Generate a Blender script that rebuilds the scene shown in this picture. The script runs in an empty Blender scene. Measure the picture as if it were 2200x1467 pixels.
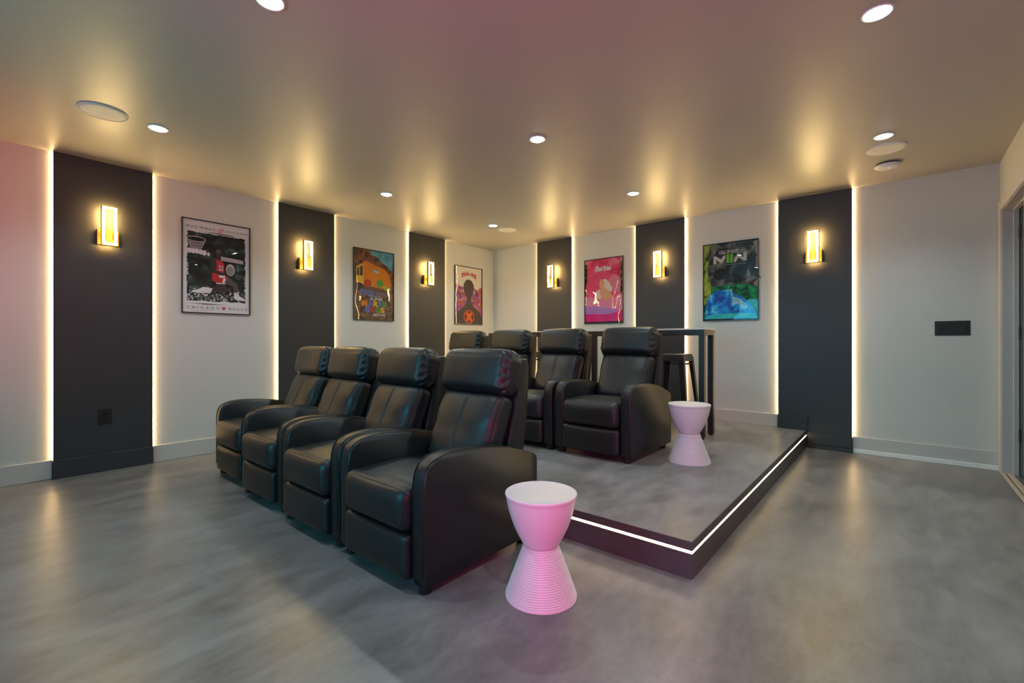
import bpy, bmesh, math, random
from mathutils import Vector, Matrix, noise

# ---------------------------------------------------------------- camera, world, lights, exposure
SC = bpy.context.scene
COL = SC.collection
H = 2.538                      # ceiling height
PZ = 0.168                     # platform height
FRONT = -7.60                  # inner face of the screen wall behind the camera
XR = 5.662                     # inner face of the door wall

cam_d = bpy.data.cameras.new('camera')
cam = bpy.data.objects.new('camera', cam_d)
COL.objects.link(cam)
cam.location = (5.0112, -5.4678, 1.06)
cam.rotation_euler = (math.radians(90), 0, math.radians(40.1696))
cam_d.sensor_fit = 'HORIZONTAL'
cam_d.sensor_width = 36.0
cam_d.lens = 978.67 / 2200 * 36.0
cam_d.shift_y = 1.19 / 2200
cam_d.clip_start = 0.02
SC.camera = cam

wd = bpy.data.worlds.new('world')
SC.world = wd
wd.use_nodes = True
wd.node_tree.nodes['Background'].inputs[0].default_value = (0.9, 0.95, 1.0, 1)
wd.node_tree.nodes['Background'].inputs[1].default_value = 0.0

SC.view_settings.view_transform = 'Standard'
SC.view_settings.look = 'None'
SC.view_settings.exposure = 0.14
SC.view_settings.gamma = 1.0
SC.view_settings.use_curve_mapping = False
SC.cycles.use_denoising = True
SC.cycles.max_bounces = 10
SC.cycles.diffuse_bounces = 5
SC.cycles.glossy_bounces = 4
SC.cycles.sample_clamp_indirect = 6.0
SC.cycles.caustics_reflective = False
SC.cycles.caustics_refractive = False


def area_lamp(name, loc, target, sx, sy, color, watts, spread=180):
    d = bpy.data.lights.new(name, 'AREA')
    d.shape = 'RECTANGLE'
    d.size, d.size_y = sx, sy
    d.color = color
    d.energy = watts
    d.spread = math.radians(spread)
    o = bpy.data.objects.new(name, d)
    COL.objects.link(o)
    o.location = loc
    o.rotation_euler = (Vector(target) - Vector(loc)).to_track_quat('-Z', 'Y').to_euler()
    return o


def spot_lamp(name, loc, target, color, watts, cone, blend, radius):
    d = bpy.data.lights.new(name, 'SPOT')
    d.color = color
    d.energy = watts
    d.spot_size = math.radians(cone)
    d.spot_blend = blend
    d.shadow_soft_size = radius
    o = bpy.data.objects.new(name, d)
    COL.objects.link(o)
    o.location = loc
    o.rotation_euler = (Vector(target) - Vector(loc)).to_track_quat('-Z', 'Y').to_euler()
    return o


WARM = (1.0, 0.74, 0.40)
COOL = (0.84, 0.97, 1.0)
L_DOWN = 40.0
W_DOWN = 43.0
L_STRIP = 72.0
L_SCONCE = 150.0
L_HALO = 200.0
L_STEP = 9.0
# the glow of the projection screen on the wall behind the camera
area_lamp('screen_glow_teal', (2.9, FRONT + 0.08, 1.45), (2.7, 0, 0.9), 2.4, 1.4, (0.09, 0.72, 1.0), 27, 115)
# unseen spots added to throw the pink glow: one over the ceiling, one along the near stool, one on the side wall
spot_lamp('added_pink_ceiling', (4.6, -6.3, 0.55), (4.25, -4.1, H), (1.0, 0.03, 0.24), 165, 88, 1.0, 0.15)
spot_lamp('added_pink_low', (5.45, -5.95, 0.75), (3.85, -3.5, 0.32), (1.0, 0.02, 0.36), 185, 42, 0.9, 0.08)
spot_lamp('added_pink_wall', (2.6, -7.3, 1.9), (0.0, -5.3, 1.95), (1.0, 0.04, 0.10), 150, 58, 1.0, 0.15)
# the ceiling downlight just behind the camera
spot_lamp('downlight_glow', (4.95, -4.64, H - 0.016), (4.95, -4.64, 0), COOL, W_DOWN, 142, 0.6, 0.045)

# ---------------------------------------------------------------- materials
MATS = {}


def new_mat(name):
    m = bpy.data.materials.new(name)
    m.use_nodes = True
    return m, m.node_tree, m.node_tree.nodes['Principled BSDF']


def mat(name, color, rough=0.5, metal=0.0, spec=0.5, bump=0.0, bscale=200.0, var=0.0, vscale=8.0, coat=0.0):
    if name in MATS:
        return MATS[name]
    m, nt, b = new_mat(name)
    b.inputs['Base Color'].default_value = (*color, 1)
    b.inputs['Roughness'].default_value = rough
    b.inputs['Metallic'].default_value = metal
    b.inputs['Specular IOR Level'].default_value = spec
    b.inputs['Coat Weight'].default_value = coat
    tc = nt.nodes.new('ShaderNodeTexCoord')
    if var > 0:
        n = nt.nodes.new('ShaderNodeTexNoise')
        n.inputs['Scale'].default_value = vscale
        n.inputs['Detail'].default_value = 4
        r = nt.nodes.new('ShaderNodeMix')
        r.data_type = 'RGBA'
        r.inputs[6].default_value = (*[c * (1 - var) for c in color], 1)
        r.inputs[7].default_value = (*[min(1, c * (1 + var)) for c in color], 1)
        nt.links.new(tc.outputs['Object'], n.inputs['Vector'])
        nt.links.new(n.outputs['Fac'], r.inputs[0])
        nt.links.new(r.outputs[2], b.inputs['Base Color'])
    if bump > 0:
        n = nt.nodes.new('ShaderNodeTexNoise')
        n.inputs['Scale'].default_value = bscale
        n.inputs['Detail'].default_value = 3
        bp = nt.nodes.new('ShaderNodeBump')
        bp.inputs['Strength'].default_value = bump
        bp.inputs['Distance'].default_value = 0.002
        nt.links.new(tc.outputs['Object'], n.inputs['Vector'])
        nt.links.new(n.outputs['Fac'], bp.inputs['Height'])
        nt.links.new(bp.outputs['Normal'], b.inputs['Normal'])
    MATS[name] = m
    return m


def emit(name, color, strength):
    if name in MATS:
        return MATS[name]
    m, nt, b = new_mat(name)
    b.inputs['Base Color'].default_value = (0.8, 0.8, 0.8, 1)
    b.inputs['Emission Color'].default_value = (*color, 1)
    b.inputs['Emission Strength'].default_value = strength
    MATS[name] = m
    return m


def concrete(name, lo, hi, r0, r1):
    m, nt, b = new_mat(name)
    N, L = nt.nodes, nt.links
    tc = N.new('ShaderNodeTexCoord')
    mp = N.new('ShaderNodeMapping')
    mp.inputs['Rotation'].default_value = (0, 0, 0.12)
    mp.inputs['Scale'].default_value = (1.9, 0.85, 1.0)
    L.new(tc.outputs['Object'], mp.inputs['Vector'])
    n1 = N.new('ShaderNodeTexNoise')
    n1.inputs['Scale'].default_value = 1.3
    n1.inputs['Detail'].default_value = 5
    n1.inputs['Distortion'].default_value = 0.9
    n2 = N.new('ShaderNodeTexNoise')
    n2.inputs['Scale'].default_value = 5.5
    n2.inputs['Detail'].default_value = 6
    n2.inputs['Roughness'].default_value = 0.72
    n2.inputs['Distortion'].default_value = 0.35
    L.new(mp.outputs[0], n1.inputs['Vector'])
    L.new(mp.outputs[0], n2.inputs['Vector'])
    mx = N.new('ShaderNodeMath')
    mx.operation = 'MULTIPLY_ADD'
    mx.inputs[1].default_value = 0.55
    L.new(n1.outputs['Fac'], mx.inputs[0])
    m2 = N.new('ShaderNodeMath')
    m2.operation = 'MULTIPLY'
    m2.inputs[1].default_value = 0.45
    L.new(n2.outputs['Fac'], m2.inputs[0])
    L.new(m2.outputs[0], mx.inputs[2])
    rp = N.new('ShaderNodeValToRGB')
    rp.color_ramp.elements[0].position = 0.34
    rp.color_ramp.elements[0].color = (*lo, 1)
    rp.color_ramp.elements[1].position = 0.66
    rp.color_ramp.elements[1].color = (*hi, 1)
    L.new(mx.outputs[0], rp.inputs[0])
    # tiny pale flecks in the trowelled surface
    vo = N.new('ShaderNodeTexVoronoi')
    vo.inputs['Scale'].default_value = 9.0
    L.new(tc.outputs['Object'], vo.inputs['Vector'])
    fl = N.new('ShaderNodeMath')
    fl.operation = 'LESS_THAN'
    fl.inputs[1].default_value = 0.018
    L.new(vo.outputs['Distance'], fl.inputs[0])
    fm = N.new('ShaderNodeMix')
    fm.data_type = 'RGBA'
    fm.inputs[7].default_value = (*[min(1, c * 1.6) for c in hi], 1)
    L.new(fl.outputs[0], fm.inputs[0])
    L.new(rp.outputs[0], fm.inputs[6])
    L.new(fm.outputs[2], b.inputs['Base Color'])
    mr = N.new('ShaderNodeMapRange')
    mr.inputs['From Min'].default_value = 0.3
    mr.inputs['From Max'].default_value = 0.7
    mr.inputs['To Min'].default_value = r0
    mr.inputs['To Max'].default_value = r1
    L.new(n2.outputs['Fac'], mr.inputs['Value'])
    L.new(mr.outputs[0], b.inputs['Roughness'])
    bp = N.new('ShaderNodeBump')
    bp.inputs['Strength'].default_value = 0.05
    bp.inputs['Distance'].default_value = 0.004
    L.new(mx.outputs[0], bp.inputs['Height'])
    L.new(bp.outputs[0], b.inputs['Normal'])
    MATS[name] = m
    return m


M_WALL = mat('greige_wall_paint', (0.595, 0.60, 0.575), 0.55, bump=0.05, bscale=90)
M_CEIL = mat('satin_ceiling_paint', (0.425, 0.405, 0.36), 0.43, bump=0.06, bscale=70)
M_DARK = mat('charcoal_paint', (0.033, 0.035, 0.039), 0.5, bump=0.04, bscale=90)
M_BASE = mat('greige_trim_paint', (0.56, 0.54, 0.52), 0.4)
M_WHITE = mat('white_trim_paint', (0.86, 0.85, 0.82), 0.45, var=0.08, vscale=14)
M_FLOOR = concrete('polished_concrete', (0.098, 0.097, 0.098), (0.245, 0.243, 0.244), 0.30, 0.37)
M_PLAT = concrete('polished_concrete_deck', (0.110, 0.112, 0.113), (0.285, 0.288, 0.288), 0.30, 0.38)
M_RISER = mat('dark_microcement', (0.060, 0.050, 0.050), 0.38, var=0.35, vscale=7)
M_LEATHER = mat('black_leather', (0.005, 0.008, 0.009), 0.44, spec=0.5, bump=0.2, bscale=260)
M_BLACKF = mat('black_plastic', (0.010, 0.010, 0.011), 0.45)
M_STEEL = mat('black_steel', (0.016, 0.018, 0.020), 0.42, spec=0.5)
M_GOLD = mat('brushed_gold', (0.56, 0.31, 0.045), 0.42, metal=0.45)
M_PLASTIC = mat('white_plastic', (0.68, 0.68, 0.70), 0.42)
M_TOP = mat('pale_laminate', (0.62, 0.61, 0.58), 0.4, var=0.05)
M_FRAME = mat('black_gloss_frame', (0.012, 0.012, 0.013), 0.22)
M_GRILLE = mat('white_grille', (0.80, 0.78, 0.74), 0.6)
M_DOOR = mat('black_door_paint', (0.010, 0.013, 0.014), 0.3)
M_JAMB = mat('grey_jamb_paint', (0.50, 0.49, 0.47), 0.45)
M_THRESH = mat('pale_wood_threshold', (0.52, 0.44, 0.36), 0.5, var=0.15, vscale=12)
E_STRIP = emit('warm_strip_light', (1.0, 0.64, 0.27), L_STRIP)
E_STEP = emit('warm_step_light', (1.0, 0.72, 0.38), L_STEP)
E_HALO = emit('warm_halo_light', (1.0, 0.60, 0.18), L_HALO)
E_SCONCE = emit('warm_sconce_light', (1.0, 0.70, 0.28), L_SCONCE)
E_DOWN = emit('cool_downlight', COOL, L_DOWN)
E_BLUE = emit('blue_indicator', (0.2, 0.3, 1.0), 1.2)

# ---------------------------------------------------------------- mesh helpers


def link(name, bm, m, parent=None, smooth=False, loc=None, keep=False):
    me = bpy.data.meshes.new(name)
    if not keep:
        bmesh.ops.recalc_face_normals(bm, faces=bm.faces)
    bm.to_mesh(me)
    bm.free()
    for x in (m if isinstance(m, (list, tuple)) else [m]):
        me.materials.append(x)
    if smooth:
        for p in me.polygons:
            p.use_smooth = True
    o = bpy.data.objects.new(name, me)
    COL.objects.link(o)
    if parent is not None:
        o.parent = parent
    if loc is not None:
        o.location = loc
    return o


def box(bm, x0, x1, y0, y1, z0, z1, bev=0.0, seg=2):
    g = bmesh.ops.create_cube(bm, size=1.0)
    vs = g['verts']
    bmesh.ops.scale(bm, vec=(x1 - x0, y1 - y0, z1 - z0), verts=vs)
    bmesh.ops.translate(bm, vec=((x0 + x1) / 2, (y0 + y1) / 2, (z0 + z1) / 2), verts=vs)
    if bev > 0:
        es = list({e for v in vs for e in v.link_edges})
        bmesh.ops.bevel(bm, geom=es, offset=bev, segments=seg, profile=0.5, affect='EDGES')
    return bm


def boxm(*a, **k):
    return box(bmesh.new(), *a, **k)


def prism(bm, pts, axis, a, b, bev=0.0, seg=3):
    """extrude a 2D outline along axis 'x' (pts = (y,z)), 'y' (pts = (x,z)) or 'z' (pts = (x,y))"""
    def P(p, t):
        return {'x': (t, p[0], p[1]), 'y': (p[0], t, p[1]), 'z': (p[0], p[1], t)}[axis]
    v0 = [bm.verts.new(P(p, a)) for p in pts]
    v1 = [bm.verts.new(P(p, b)) for p in pts]
    n = len(pts)
    caps = [bm.faces.new(v0), bm.faces.new(v1)]
    for i in range(n):
        bm.faces.new((v0[i], v0[(i + 1) % n], v1[(i + 1) % n], v1[i]))
    if bev > 0:
        es = list({e for f in caps for e in f.edges})
        bmesh.ops.bevel(bm, geom=es, offset=bev, segments=seg, profile=0.5, affect='EDGES')
    return bm


def lathe(bm, prof, n=48, cx=0, cy=0, cz=0, cap0=True, cap1=True):
    rings = []
    for r, z in prof:
        rings.append([bm.verts.new((cx + r * math.cos(2 * math.pi * i / n), cy + r * math.sin(2 * math.pi * i / n), cz + z)) for i in range(n)])
    for a, b in zip(rings, rings[1:]):
        for i in range(n):
            bm.faces.new((a[i], a[(i + 1) % n], b[(i + 1) % n], b[i]))
    if cap0:
        bm.faces.new(list(reversed(rings[0])))
    if cap1:
        bm.faces.new(rings[-1])
    return bm


def tube(bm, pts, r, n=8, closed=False):
    pts = [Vector(p) for p in pts]
    rings = []
    m = len(pts)
    for i, p in enumerate(pts):
        if closed:
            t = (pts[(i + 1) % m] - pts[i - 1]).normalized()
        else:
            t = (pts[min(i + 1, m - 1)] - pts[max(i - 1, 0)]).normalized()
        up = Vector((1, 0, 0)) if abs(t.x) < 0.9 else Vector((0, 0, 1))
        a = t.cross(up).normalized()
        b = t.cross(a).normalized()
        rings.append([bm.verts.new(p + a * r * math.cos(2 * math.pi * k / n) + b * r * math.sin(2 * math.pi * k / n)) for k in range(n)])
    for i in range(m if closed else m - 1):
        A, B = rings[i], rings[(i + 1) % m]
        for k in range(n):
            bm.faces.new((A[k], A[(k + 1) % n], B[(k + 1) % n], B[k]))
    if not closed:
        bm.faces.new(list(reversed(rings[0])))
        bm.faces.new(rings[-1])
    return bm


def cushion(bm, hx, hy, hz, r, fn=None, nx=22, ny=10, nz=14, extra_x=()):
    """rounded, finely divided box of half sizes hx, hy, hz; fn(p, u) moves each point, u in [-1,1]^3"""
    def grid(n, extra=()):
        g = [math.sin(math.pi / 2 * (-1 + 2 * i / n)) for i in range(n + 1)]
        g = sorted(set([round(t, 5) for t in g] + list(extra)))
        return g
    gx, gy, gz = grid(nx, extra_x), grid(ny), grid(nz)
    half = Vector((hx, hy, hz))
    cache = {}

    def V(u):
        k = (round(u[0], 5), round(u[1], 5), round(u[2], 5))
        if k in cache:
            return cache[k]
        q = Vector((u[0] * hx, u[1] * hy, u[2] * hz))
        rr = min(r, hx, hy, hz) * 0.999
        inner = Vector([max(-(half[i] - rr), min(half[i] - rr, q[i])) for i in range(3)])
        d = q - inner
        p = inner + d.normalized() * rr if d.length > 1e-9 else q
        if fn:
            p = fn(p, u)
        cache[k] = bm.verts.new(p)
        return cache[k]
    for s in (-1, 1):
        for A, B, mk in ((gx, gy, lambda a, b: (a, b, s)), (gx, gz, lambda a, b: (a, s, b)), (gy, gz, lambda a, b: (s, a, b))):
            for i in range(len(A) - 1):
                for j in range(len(B) - 1):
                    try:
                        bm.faces.new((V(mk(A[i], B[j])), V(mk(A[i + 1], B[j])), V(mk(A[i + 1], B[j + 1])), V(mk(A[i], B[j + 1]))))
                    except ValueError:
                        pass
    return bm


def xform(bm, rx=0.0, loc=(0, 0, 0)):
    bmesh.ops.transform(bm, matrix=Matrix.Translation(loc) @ Matrix.Rotation(rx, 4, 'X'), verts=bm.verts)
    return bm


def tag(o, label, cat, group=None, kind=None):
    if label:
        o['label'] = label
    if cat:
        o['category'] = cat
    if group:
        o['group'] = group
    if kind:
        o['kind'] = kind
    return o


def thing(name, label, cat, loc=(0, 0, 0), rz=0.0, group=None):
    o = bpy.data.objects.new(name, None)
    o.empty_display_size = 0.1
    COL.objects.link(o)
    o.location = loc
    o.rotation_euler = (0, 0, rz)
    return tag(o, label, cat, group)


def struct(name, bm, m, parent=None):
    o = link(name, bm, m, parent)
    if parent is None:
        o['kind'] = 'structure'
    return o


def dup(root, loc, rz, label):
    r = root.copy()
    COL.objects.link(r)
    r.location = loc
    r.rotation_euler = (0, 0, rz)
    r['label'] = label
    for ch in list(root.children):
        c = ch.copy()
        COL.objects.link(c)
        c.parent = r
        for g in list(ch.children):
            d = g.copy()
            COL.objects.link(d)
            d.parent = c
    return r


# ---------------------------------------------------------------- the room shell
T = 0.15
struct('floor', boxm(-T, 6.4, FRONT - T, T, -0.12, 0.0), M_FLOOR)
struct('ceiling', boxm(-T, 6.4, FRONT - T, T, H, H + 0.12), M_CEIL)
struct('wall_left', boxm(-T, 0, FRONT - T, T, 0, H), M_WALL)
struct('wall_back', boxm(0, 6.4, 0, T, 0, H), M_WALL)
struct('wall_front', boxm(0, 6.4, FRONT - T, FRONT, 0, H), M_WALL)
DY0, DY1, DZ = -1.02, -0.115, 2.13          # door opening in the right wall
bm = bmesh.new()
box(bm, XR, XR + 0.14, FRONT, DY0, 0, H)
box(bm, XR, XR + 0.14, DY1, 0, 0, H)
box(bm, XR, XR + 0.14, DY0, DY1, DZ, H)
struct('wall_right', bm, M_WALL)

# raised seating platform with its lit riser
PX, PY = 4.316, -3.40
plat = bpy.data.objects.new('platform', None)
COL.objects.link(plat)
tag(plat, 'raised concrete seating platform edged by a glowing warm light strip', 'platform', kind='structure')
link('deck', boxm(0.0, PX - 0.004, PY + 0.004, 0.0, 0.02, PZ), M_PLAT, plat)
bm = bmesh.new()
SZ0, SZ1 = 0.114, 0.128
for z0, z1, o_ in ((0.0, SZ0, 0.0), (SZ0, SZ1, -0.012), (SZ1, PZ - 0.0015, 0.0)):
    prism(bm, [(0.0, PY - o_), (PX + o_, PY - o_), (PX + o_, 0.0), (PX - 0.03, 0.0), (PX - 0.03, PY + 0.03), (0.0, PY + 0.03)], 'z', z0, z1)
link('riser', bm, M_RISER, plat)
bm = bmesh.new()
prism(bm, [(0.01, PY + 0.0005), (PX - 0.0005, PY + 0.0005), (PX - 0.0005, -0.05), (PX - 0.011, -0.05), (PX - 0.011, PY + 0.011), (0.01, PY + 0.011)], 'z', SZ0 + 0.0005, SZ1 - 0.0005)
link('light_strip', bm, E_STEP, plat)

# baseboards between the dark panels
PAN_L = [(-5.068, -4.445), (-3.387, -2.757), (-1.70, -1.063)]
PAN_R = [(0.908, 1.518), (2.473, 3.095), (4.061, 4.689)]
E = 0.030                       # how far the panels stand proud of the wall


def base_seg(bm, side, a, b, z0, z1, t=0.014):
    if side == 'L':
        box(bm, 0, t, a, b, z0, z1, 0.002, 1)
    else:
        box(bm, a, b, -t, 0, z0, z1, 0.002, 1)


bm = bmesh.new()
for a, b, z in ((FRONT, -5.068, 0), (-4.445, PY, 0), (PY, -3.387, PZ), (-2.757, -1.70, PZ), (-1.063, 0.0, PZ)):
    base_seg(bm, 'L', a + 0.001, b - 0.001, z, z + (0.146 if z == 0 else 0.136))
struct('baseboard_left', bm, M_BASE)
bm = bmesh.new()
for a, b, z0, z1 in ((0.015, 0.908, PZ, 0.304), (1.518, 2.473, PZ, 0.304), (3.095, 4.061, PZ, 0.304), (4.689, XR - 0.001, 0.040, 0.155)):
    base_seg(bm, 'R', a + 0.001, b - 0.001, z0, z1)
struct('baseboard_back', bm, M_BASE)
bm = boxm(4.692, XR - 0.004, -0.022, 0, 0.0, 0.040, 0.002, 1)
struct('trim_1', bm, M_WHITE)


# ---------------------------------------------------------------- charcoal panels with edge lighting
def panel(side, a, b, label):
    t = thing('accent_panel', label, 'wall panel', group='charcoal wall panels with lit edges')
    w = b - a

    def bx(m_, u0, u1, d0, d1, z0, z1, bev=0.0):
        if side == 'L':
            return box(m_, d0, d1, a + u0, a + u1, z0, z1, bev, 1)
        return box(m_, a + u0, a + u1, -d1, -d0, z0, z1, bev, 1)
    st = 0.003
    if side == 'L':
        zf = PZ if a > PY else 0.0
    else:
        zf = PZ if b < PX else 0.0
    link('board', bx(bmesh.new(), st, w - st, 0.0, E, zf + 0.002, H - 0.002, 0.0015), M_DARK, t)
    for u0, u1 in ((0.0, st), (w - st, w)):
        zb = (0.146 if zf == 0 else 0.304)
        if side == 'R' and b > PX and u0 == 0.0:
            zb = 0.304
        link('light_strip', bx(bmesh.new(), u0 + 0.0003, u1 - 0.0003, 0.0, 0.0080, zb, H - 0.004), E_STRIP, t)
    m_ = bmesh.new()
    if side == 'R' and b > PX:
        bx(m_, 0.0, PX - a + 0.012, E, E + 0.014, PZ + 0.001, 0.304, 0.002)
        bx(m_, PX - a + 0.016, w, E, E + 0.014, 0.040, 0.158, 0.002)
        bx(m_, PX - a + 0.016, w, E, E + 0.018, 0.0, 0.036, 0.002)
    else:
        bx(m_, 0.0, w, E, E + 0.014, zf + 0.001, zf + (0.144 if zf == 0 else 0.136), 0.002)
    bx(m_, 0.0, st, 0.0, E + 0.001, 0.16 if (side == 'R' and b > PX) else zf + 0.001, zf + 0.136 if not (side == 'R' and b > PX) else 0.304)
    bx(m_, w - st, w, 0.0, E + 0.001, zf + 0.001, zf + 0.136)
    link('baseboard', m_, M_DARK, t)
    return t


panel('L', *PAN_L[0], 'charcoal wall panel with a black outlet low on it, at the open floor')
panel('L', *PAN_L[1], 'charcoal wall panel rising behind the front recliners, between basketball and orange van posters')
panel('L', *PAN_L[2], 'charcoal wall panel between the orange van poster and the white topped poster')
panel('R', *PAN_R[0], 'narrow looking charcoal wall panel nearest the room corner, beside the pink poster')
panel('R', *PAN_R[1], 'charcoal wall panel between the pink poster and the blue and green poster')
panel('R', *PAN_R[2], 'charcoal wall panel meeting the end of the lit platform step')


# ---------------------------------------------------------------- wall sconces
def sconce():
    """local frame: x across, -y out of the wall, z up; origin at the ring's centre on the panel face"""
    t = thing('wall_sconce', '', 'wall lamp', group='gold wall sconces')
    bm = boxm(-0.068, 0.068, -0.034, 0.0, -0.148, -0.022, 0.003, 2)
    link('backplate', bm, M_GOLD, t)
    link('arm', boxm(-0.020, 0.020, -0.076, -0.034, -0.12, -0.06, 0.002, 1), M_GOLD, t)
    ow, oh = 0.052, 0.160

    def ring(bm, w0, h0, w1, h1, y0, y1):
        o = [(-w0, -h0), (w0, -h0), (w0, h0), (-w0, h0)]
        i = [(-w1, -h1), (w1, -h1), (w1, h1), (-w1, h1)]
        vv = {}
        for k, pts in (('o', o), ('i', i)):
            for y in (y0, y1):
                vv[k, y] = [bm.verts.new((p[0], y, p[1])) for p in pts]
        for j in range(4):
            q = (j + 1) % 4
            bm.faces.new((vv['o', y0][j], vv['o', y0][q], vv['o', y1][q], vv['o', y1][j]))
            bm.faces.new((vv['i', y0][j], vv['i', y0][q], vv['i', y1][q], vv['i', y1][j]))
            bm.faces.new((vv['o', y0][j], vv['o', y0][q], vv['i', y0][q], vv['i', y0][j]))
            bm.faces.new((vv['o', y1][j], vv['o', y1][q], vv['i', y1][q], vv['i', y1][j]))
        return bm
    link('frame', ring(bmesh.new(), ow, oh, ow - 0.0075, oh - 0.0075, -0.100, -0.070), M_GOLD, t)
    f = [c for c in t.children if c.name.startswith('frame')][0]
    link('light_band', ring(bmesh.new(), ow - 0.008, oh - 0.008, ow - 0.022, oh - 0.022, -0.1015, -0.098), E_SCONCE, f)
    link('inner_rim', ring(bmesh.new(), ow - 0.008, oh - 0.008, ow - 0.0222, oh - 0.0222, -0.0975, -0.078), M_GOLD, f)
    bm = bmesh.new()                                   # light that washes the wall above and below the backplate
    for x0, x1, z0, z1 in ((-ow + 0.008, -ow + 0.021, 0.0, oh - 0.021), (ow - 0.021, ow - 0.008, 0.0, oh - 0.021), (-ow + 0.008, ow - 0.008, oh - 0.021, oh - 0.008)):
        box(bm, x0, x1, -0.0765, -0.0745, z0, z1)
    link('halo_light', bm, E_HALO, f)
    link('halo_light', boxm(-0.043, 0.043, -0.0765, -0.0745, -oh + 0.008, -oh + 0.019), E_HALO, f)
    return t


SZC = 2.002
SC0 = sconce()
SCONCES = [
    ('L', -4.748, 'gold wall sconce with a glowing rectangular ring, above the black outlet'),
    ('L', -3.110, 'gold rectangular wall sconce between the basketball poster and the orange van poster'),
    ('L', -1.402, 'gold rectangular wall sconce between the orange van poster and the white topped poster'),
    ('R', 1.222, 'gold rectangular wall sconce on the back wall between room corner and pink poster'),
    ('R', 2.800, 'gold rectangular wall sconce between the pink poster and the blue and green poster'),
    ('R', 4.381, 'gold rectangular wall sconce on the panel beside the wall with the black switches'),
]
for i, (s, u, lab) in enumerate(SCONCES):
    loc = (E, u, SZC) if s == 'L' else (u, -E, SZC)
    rz = math.radians(90) if s == 'L' else 0.0
    if i == 0:
        SC0.location, SC0.rotation_euler = loc, (0, 0, rz)
        SC0['label'] = lab
    else:
        dup(SC0, loc, rz, lab)

# ---------------------------------------------------------------- outlet, switches
t = thing('wall_outlet', 'black square power outlet low on the charcoal panel', 'outlet', (E, -4.763, 0.449), math.radians(90))
cp = link('cover_plate', boxm(-0.042, 0.042, -0.006, 0, -0.063, 0.063, 0.002, 2), M_BLACKF, t)
for z in (0.022, -0.022):
    link('socket', lathe(bmesh.new(), [(0.0175, 0), (0.0175, 0.0025)], 20), M_FRAME, cp, loc=(0, -0.006, z)).rotation_euler = (math.radians(90), 0, 0)
t = thing('light_switch', 'black four gang light switch plate on the grey wall near the door', 'light switch', (5.379, 0, 1.180))
cp = link('cover_plate', boxm(-0.1115, 0.1115, -0.007, 0, -0.063, 0.063, 0.002, 2), M_BLACKF, t)
for k in range(4):
    x = -0.0765 + 0.048 * k
    bm = bmesh.new()
    prism(bm, [(-0.007, -0.034), (-0.013, -0.034), (-0.008, 0.034), (-0.007, 0.034)], 'x', x - 0.0165, x + 0.0165, 0.001, 1)
    link('rocker', bm, M_FRAME, cp)

# ---------------------------------------------------------------- ceiling fittings
def downlight():
    t = thing('downlight', '', 'ceiling light', group='recessed ceiling downlights')
    link('trim_ring', lathe(bmesh.new(), [(0.060, 0.0), (0.062, -0.003), (0.058, -0.007), (0.049, -0.006), (0.049, -0.001)], 40, cap0=False, cap1=False), M_PLASTIC, t, True)
    link('lens', lathe(bmesh.new(), [(0.0485, -0.002), (0.047, -0.0075), (0.036, -0.0105), (0.018, -0.012), (0.002, -0.0123)], 36), E_DOWN, t, True)
    b = spot_lamp('beam', (0, 0, -0.016), (0, 0, -2), COOL, W_DOWN, 142, 0.6, 0.045)
    b.parent = t
    return t


D0 = downlight()
DOWN = [
    (1.113, -4.640, 'glowing round downlight beside the ceiling speaker over the open floor'),
    (2.941, -4.638, 'glowing downlight cut off by the upper edge of the picture'),
    (1.118, -2.800, 'glowing round downlight over the front recliners, closer to the orange van poster'),
    (3.015, -2.816, 'glowing round downlight in the middle of the ceiling'),
    (4.945, -2.851, 'glowing oval downlight nearest the camera, in the upper right of the picture'),
    (1.108, -1.215, 'glowing downlight beside the ceiling speaker nearest the room corner'),
    (3.014, -1.235, 'glowing round downlight over the back row, closer to the pink poster'),
    (4.940, -1.254, 'glowing round downlight beside the ceiling speaker by the smoke detector'),
]
for i, (x, y, lab) in enumerate(DOWN):
    if i == 0:
        D0.location = (x, y, H)
        D0['label'] = lab
    else:
        dup(D0, (x, y, H), 0, lab)


def speaker():
    t = thing('ceiling_speaker', '', 'speaker', group='round ceiling speakers')
    link('rim', lathe(bmesh.new(), [(0.124, 0.0), (0.125, -0.005), (0.123, -0.008), (0.119, -0.008), (0.119, -0.001)], 56, cap0=False, cap1=False), M_PLASTIC, t, True)
    link('grille', lathe(bmesh.new(), [(0.1185, -0.001), (0.1185, -0.006), (0.10, -0.0075), (0.05, -0.0085), (0.002, -0.009)], 56), M_GRILLE, t, True)
    return t


S0 = speaker()
for i, (x, y, lab) in enumerate([
        (1.120, -4.925, 'flat white round ceiling speaker over the open floor, nearest the pink tinted wall'),
        (4.948, -0.966, 'flat white round ceiling speaker between a downlight and the smoke detector'),
        (1.103, -0.933, 'small looking white round ceiling speaker near the far room corner')]):
    if i == 0:
        S0.location = (x, y, H)
        S0['label'] = lab
    else:
        dup(S0, (x, y, H), 0, lab)
t = thing('smoke_detector', 'white round smoke detector on the ceiling by the grey wall', 'smoke detector', (4.952, -0.57, H))
link('mount', lathe(bmesh.new(), [(0.074, 0), (0.074, -0.012)], 40), M_BLACKF, t)
link('cover', lathe(bmesh.new(), [(0.086, -0.012), (0.088, -0.016), (0.086, -0.024), (0.070, -0.034), (0.040, -0.038), (0.002, -0.039)], 48), M_PLASTIC, t, True)
link('indicator', lathe(bmesh.new(), [(0.008, -0.0385), (0.006, -0.041)], 16, 0.012, -0.01), E_BLUE, t)

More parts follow.
